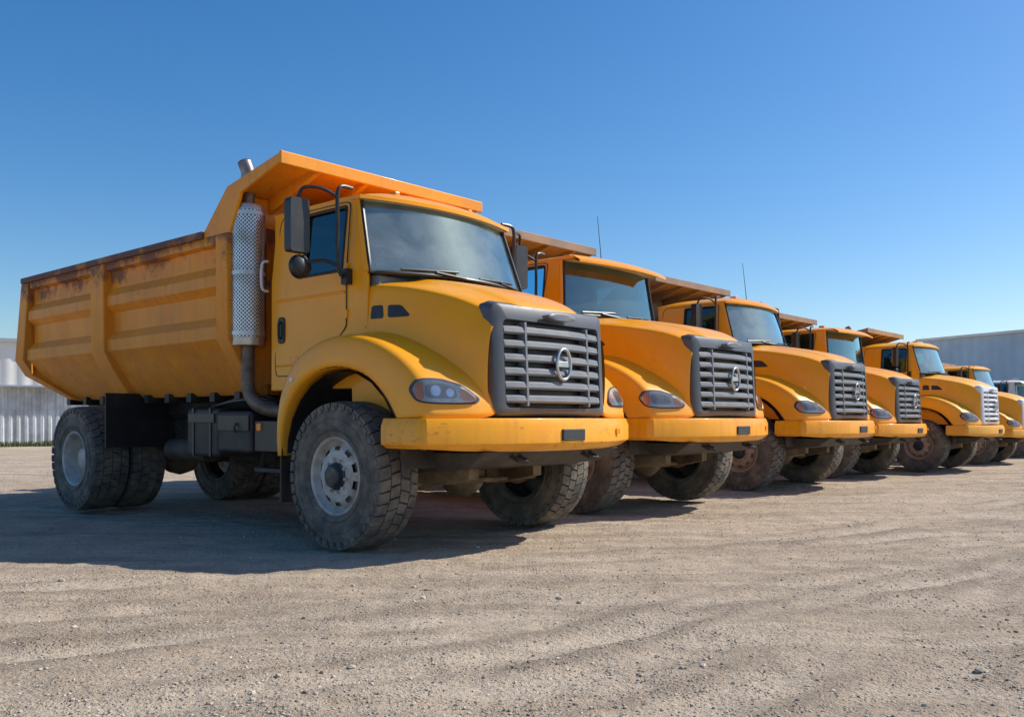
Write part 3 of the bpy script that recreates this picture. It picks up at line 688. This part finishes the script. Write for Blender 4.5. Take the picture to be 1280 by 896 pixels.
for (x0,y0,dx,dy,cv,gg) in ((-3,2.8,.80,.58,.006,.95),(0,3.2,.74,.66,-.008,1.0),(-4,4.9,.955,.295,.008,.9),(4,5.5,.70,.70,.0,.95),(-4,3.5,.90,.43,.012,1.0),(2,2.6,.60,.8,-.004,.9)):
    L=math.hypot(dx,dy); TR.append((x0,y0,dx/L,dy/L,cv,gg))
def rut(x,y):
    z=0;a=0;b=0
    if not(-9<x<22 and 1<y<26): return 0,0,0
    kk=max(0,min(1,(26-y)/8))
    if x<0 and y>6.2: kk*=max(0,1-(y-6.2)*2)
    if kk==0: return 0,0,0
    for ti,(x0,y0,dx,dy,cv,gg) in enumerate(TR):
        s=(x-x0)*dx+(y-y0)*dy; q=-(x-x0)*dy+(y-y0)*dx-cv*s*s
        for o in (-gg,gg):
            d=abs(q-o+.06*math.sin(s*.9+ti)+.08*noise.noise(Vector((x*.8,y*.8,4+ti))))
            if d<.5:
                w=max(0,.35+1.7*noise.noise(Vector((x*.5,y*.5,2+o+ti*3))))
                g=math.exp(-(d/.13)**2); e=math.exp(-((d-.23)/.07)**2)
                z+=(-.018*g+.015*e)*w - .004*g*w*math.sin(s*36)
                a+=g*w*(.7+.3*math.sin(s*36)); b+=e*w
    return z*kk,min(1,a*kk),min(1,b*kk)
def gz0(x,y):
    r=math.hypot(x,y-8); k=max(0,1-max(0,r-20)/40); p=Vector((x,y,0))
    ru=rut(x,y)
    z=.034*noise.noise(p*.5)+.018*noise.noise(p*1.7)+.013*noise.noise(p*4.3)+ru[0]
    return (z-.012)*k,ru[1],ru[2]
xs=axis(-8,11,.055,900); ys=axis(2.7,15,.055,900)
V=[];C=[]
for y in ys:
    for x in xs:
        z,a,b=gz0(x,y)
        if y<18 and -10<x<14:
            q=Vector((x*11,y*11,1)); z+=.007*noise.noise(q)+.004*noise.noise(q*2.1)
        V.append((x,y,z)); C+= [a,b,0,1]
n=len(xs)
F=[(j*n+i,j*n+i+1,(j+1)*n+i+1,(j+1)*n+i) for j in range(len(ys)-1) for i in range(n-1)]
me=bpy.data.meshes.new('ground'); me.from_pydata(V,[],F); me.polygons.foreach_set('use_smooth',[True]*len(F))
ca=me.color_attributes.new('rut','FLOAT_COLOR','POINT'); ca.data.foreach_set('color',C)
me.materials.append(ground_mat()); me.update()
place('ground',me)
t_=(1+5**.5)/2
ico=[Vector(p).normalized() for p in ((-1,t_,0),(1,t_,0),(-1,-t_,0),(1,-t_,0),(0,-1,t_),(0,1,t_),(0,-1,-t_),(0,1,-t_),(t_,0,-1),(t_,0,1),(-t_,0,-1),(-t_,0,1))]
icf=[(0,11,5),(0,5,1),(0,1,7),(0,7,10),(0,10,11),(1,5,9),(5,11,4),(11,10,2),(10,7,6),(7,1,8),(3,9,4),(3,4,2),(3,2,6),(3,6,8),(3,8,9),(4,9,5),(2,4,11),(6,2,10),(8,6,7),(9,8,1)]
V=[];F=[]
for i in range(34000):
    d=3.2+ (random.random()**1.8)*16
    x=random.uniform(-.62,.62)*d; y=d
    if noise.noise(Vector((x*.9,y*.9,5)))<random.uniform(-.6,.35): continue
    s=random.choice((.0025,.003,.004,.005,.006,.008))*random.uniform(.7,1.3)
    if random.random()<.008: s*=2.5
    z,ra,rb=gz0(x,y)
    if ra>.5 and random.random()<.7: continue
    o=len(V); a=random.uniform(0,6.28); ca_,sa=math.cos(a),math.sin(a)
    ex,ey,ez=s*random.uniform(.8,1.5),s*random.uniform(.7,1.2),s*random.uniform(.45,.8)
    for p in ico:
        k=random.uniform(.8,1.15); px,py,pz=p.x*ex*k,p.y*ey*k,p.z*ez*k
        V.append((x+px*ca_-py*sa,y+px*sa+py*ca_,z+pz+ez*.35))
    F+=[tuple(q+o for q in f) for f in icf]
me=bpy.data.meshes.new('gravel'); me.from_pydata(V,[],F)
def pebmat():
    m,t,out=nt('pebble_stone'); b=N(t,'ShaderNodeBsdfPrincipled'); t.links.new(b.outputs[0],out.inputs[0])
    g=N(t,'ShaderNodeNewGeometry'); c=mixc(t,g.outputs['Random Per Island'],(.22,.175,.13),(.66,.56,.44)); t.links.new(c,b.inputs[0]); b.inputs['Roughness'].default_value=.9; return m
me.materials.append(pebmat()); me.update(); place('gravel',me)

# ---------------------------------------------------------------- buildings
def metalwall(name,c1,c2,sa):
    return pmat(name,c1,.6,0,c2,.6,.4,.7,streak=(c2,sa),bump=.1)
WW=metalwall('white_corrugated',(.85,.84,.81),(.36,.33,.29),.8)
WW2=metalwall('white_cladding',(.82,.80,.75),(.70,.66,.59),.3)
GB=metalwall('grey_blue_cladding',(.50,.60,.68),(.42,.51,.58),.3)
ROOF=pmat('roof_sheet',(.45,.47,.5),.5,.2)
def corr(mb,p0,p1,z0,z1,pitch,depth):
    p0=Vector((*p0,0));p1=Vector((*p1,0)); d=(p1-p0); L=d.length; d.normalize(); nrm=Vector((d.y,-d.x,0))
    r0=[];r1=[]; n=int(L/pitch)
    for i in range(n):
        for (f,o) in ((0,0),(.35,0),(.5,depth),(.85,depth)):
            q=p0+d*((i+f)*pitch)+nrm*o; r0.append((q.x,q.y,z0)); r1.append((q.x,q.y,z1))
    mb.grid([r0,r1])
piv=Vector((-21.5,38,0)); ang=math.radians(30); RM=Matrix.Rotation(ang,3,'Z'); loc=piv-RM@piv
E=bpy.data.objects.new('metal_warehouse',None); sc.collection.objects.link(E); E.location=loc; E.rotation_euler=(0,0,ang)
mb=MB(); corr(mb,(-30,38.2),(-12,38.2),0,2.55,.30,.05); mk('lower_wall',mb,WW,E)
mb=MB(); corr(mb,(-30,38.0),(-12,38.0),2.55,4.35,.6,.03); mk('upper_wall',mb,WW2,E)
mb=MB(); mb.box(-30.2,-11.8,37.85,38.15,2.48,2.56); mb.box(-30.2,-11.8,37.8,38.1,4.35,4.5); mk('trim',mb,ROOF,E)
mb=MB(); mb.prism([(37.8,4.5),(44,5.0),(50,4.5)],-30.2,-11.8,'x'); mb.box(-30,-12.02,38.3,50,0,4.49); mk('roof',mb,ROOF,E)
E=bpy.data.objects.new('steel_warehouse',None); sc.collection.objects.link(E)
a=Vector((34,75)); d=Vector((.437,-.9)).normalized(); q=Vector((-d.y,d.x)); b_=a+d*45
mb=MB(); corr(mb,tuple(a),tuple(b_),0,7.55,.9,.07); mk('wall',mb,GB,E)
c_=a+q*30; mb=MB(); corr(mb,tuple(c_),tuple(a),0,7.55,.9,.07); mk('end_wall',mb,GB,E)
mb=MB(); 
def pt(s,r,z): w=a+d*s+q*r; return (w.x,w.y,z)
mb.hexa([pt(-.4,-.4,7.5),pt(45,-.4,7.5),pt(45,30,7.5),pt(-.4,30,7.5),pt(-.4,-.4,7.7),pt(45,-.4,7.7),pt(45,30,7.7),pt(-.4,30,7.7)]); mk('roof_edge',mb,WW2,E)
mb=MB(); mb.hexa([pt(8,-.05,0),pt(13,-.05,0),pt(13,.2,0),pt(8,.2,0),pt(8,-.05,4.2),pt(13,-.05,4.2),pt(13,.2,4.2),pt(8,.2,4.2)]); mk('roller_door',mb,WW2,E)
GR=pmat('grass_blades',(.07,.10,.03),.8,0,(.14,.13,.05),3)
mb=MB()
for i in range(5000):
    x=random.uniform(-29,-12); y=random.uniform(36.2,37.8); h=random.uniform(.06,.22)*(1.3-.2*abs(y-37)); a=random.uniform(0,3.14); w=.03
    mb.add([(x-w*math.cos(a),y-w*math.sin(a),-.02),(x+w*math.cos(a),y+w*math.sin(a),-.02),(x+random.uniform(-.05,.05),y,h)],[(0,1,2)])
me=bpy.data.meshes.new('grass'); me.from_pydata(mb.V,[],mb.F); me.materials.append(GR); place('grass',me,None,loc,(0,0,ang))

# ---------------------------------------------------------------- light, sky, camera
SD=Vector((.955,.295)).normalized(); el=math.radians(42)
sd=Vector((SD.x*math.cos(el),SD.y*math.cos(el),math.sin(el)))
L=bpy.data.lights.new('sun','SUN'); L.energy=5.0; L.angle=math.radians(.5); L.color=(1,.95,.86)
lo=bpy.data.objects.new('sun',L); sc.collection.objects.link(lo); lo.rotation_euler=sd.to_track_quat('Z','Y').to_euler()
w=bpy.data.worlds.new('World'); sc.world=w; w.use_nodes=True; t=w.node_tree
bg=t.nodes['Background']; sky=t.nodes.new('ShaderNodeTexSky'); sky.sky_type='NISHITA'; sky.sun_disc=False
sky.sun_elevation=el; sky.sun_rotation=math.atan2(SD.x,SD.y); sky.air_density=1.0; sky.dust_density=.7; sky.ozone_density=3.5
hs=t.nodes.new('ShaderNodeHueSaturation'); hs.inputs['Saturation'].default_value=1.32; hs.inputs['Hue'].default_value=.502
t.links.new(sky.outputs[0],hs.inputs['Color']); t.links.new(hs.outputs[0],bg.inputs[0]); bg.inputs[1].default_value=.14
cam=bpy.data.cameras.new('camera'); co=bpy.data.objects.new('camera',cam); sc.collection.objects.link(co); sc.camera=co
cam.sensor_width=36; cam.lens=36*1133/1280; cam.shift_y=75/1280; cam.clip_end=3000; cam.clip_start=.05
co.location=(0,0,1.145); co.rotation_euler=(math.pi/2,0,0)
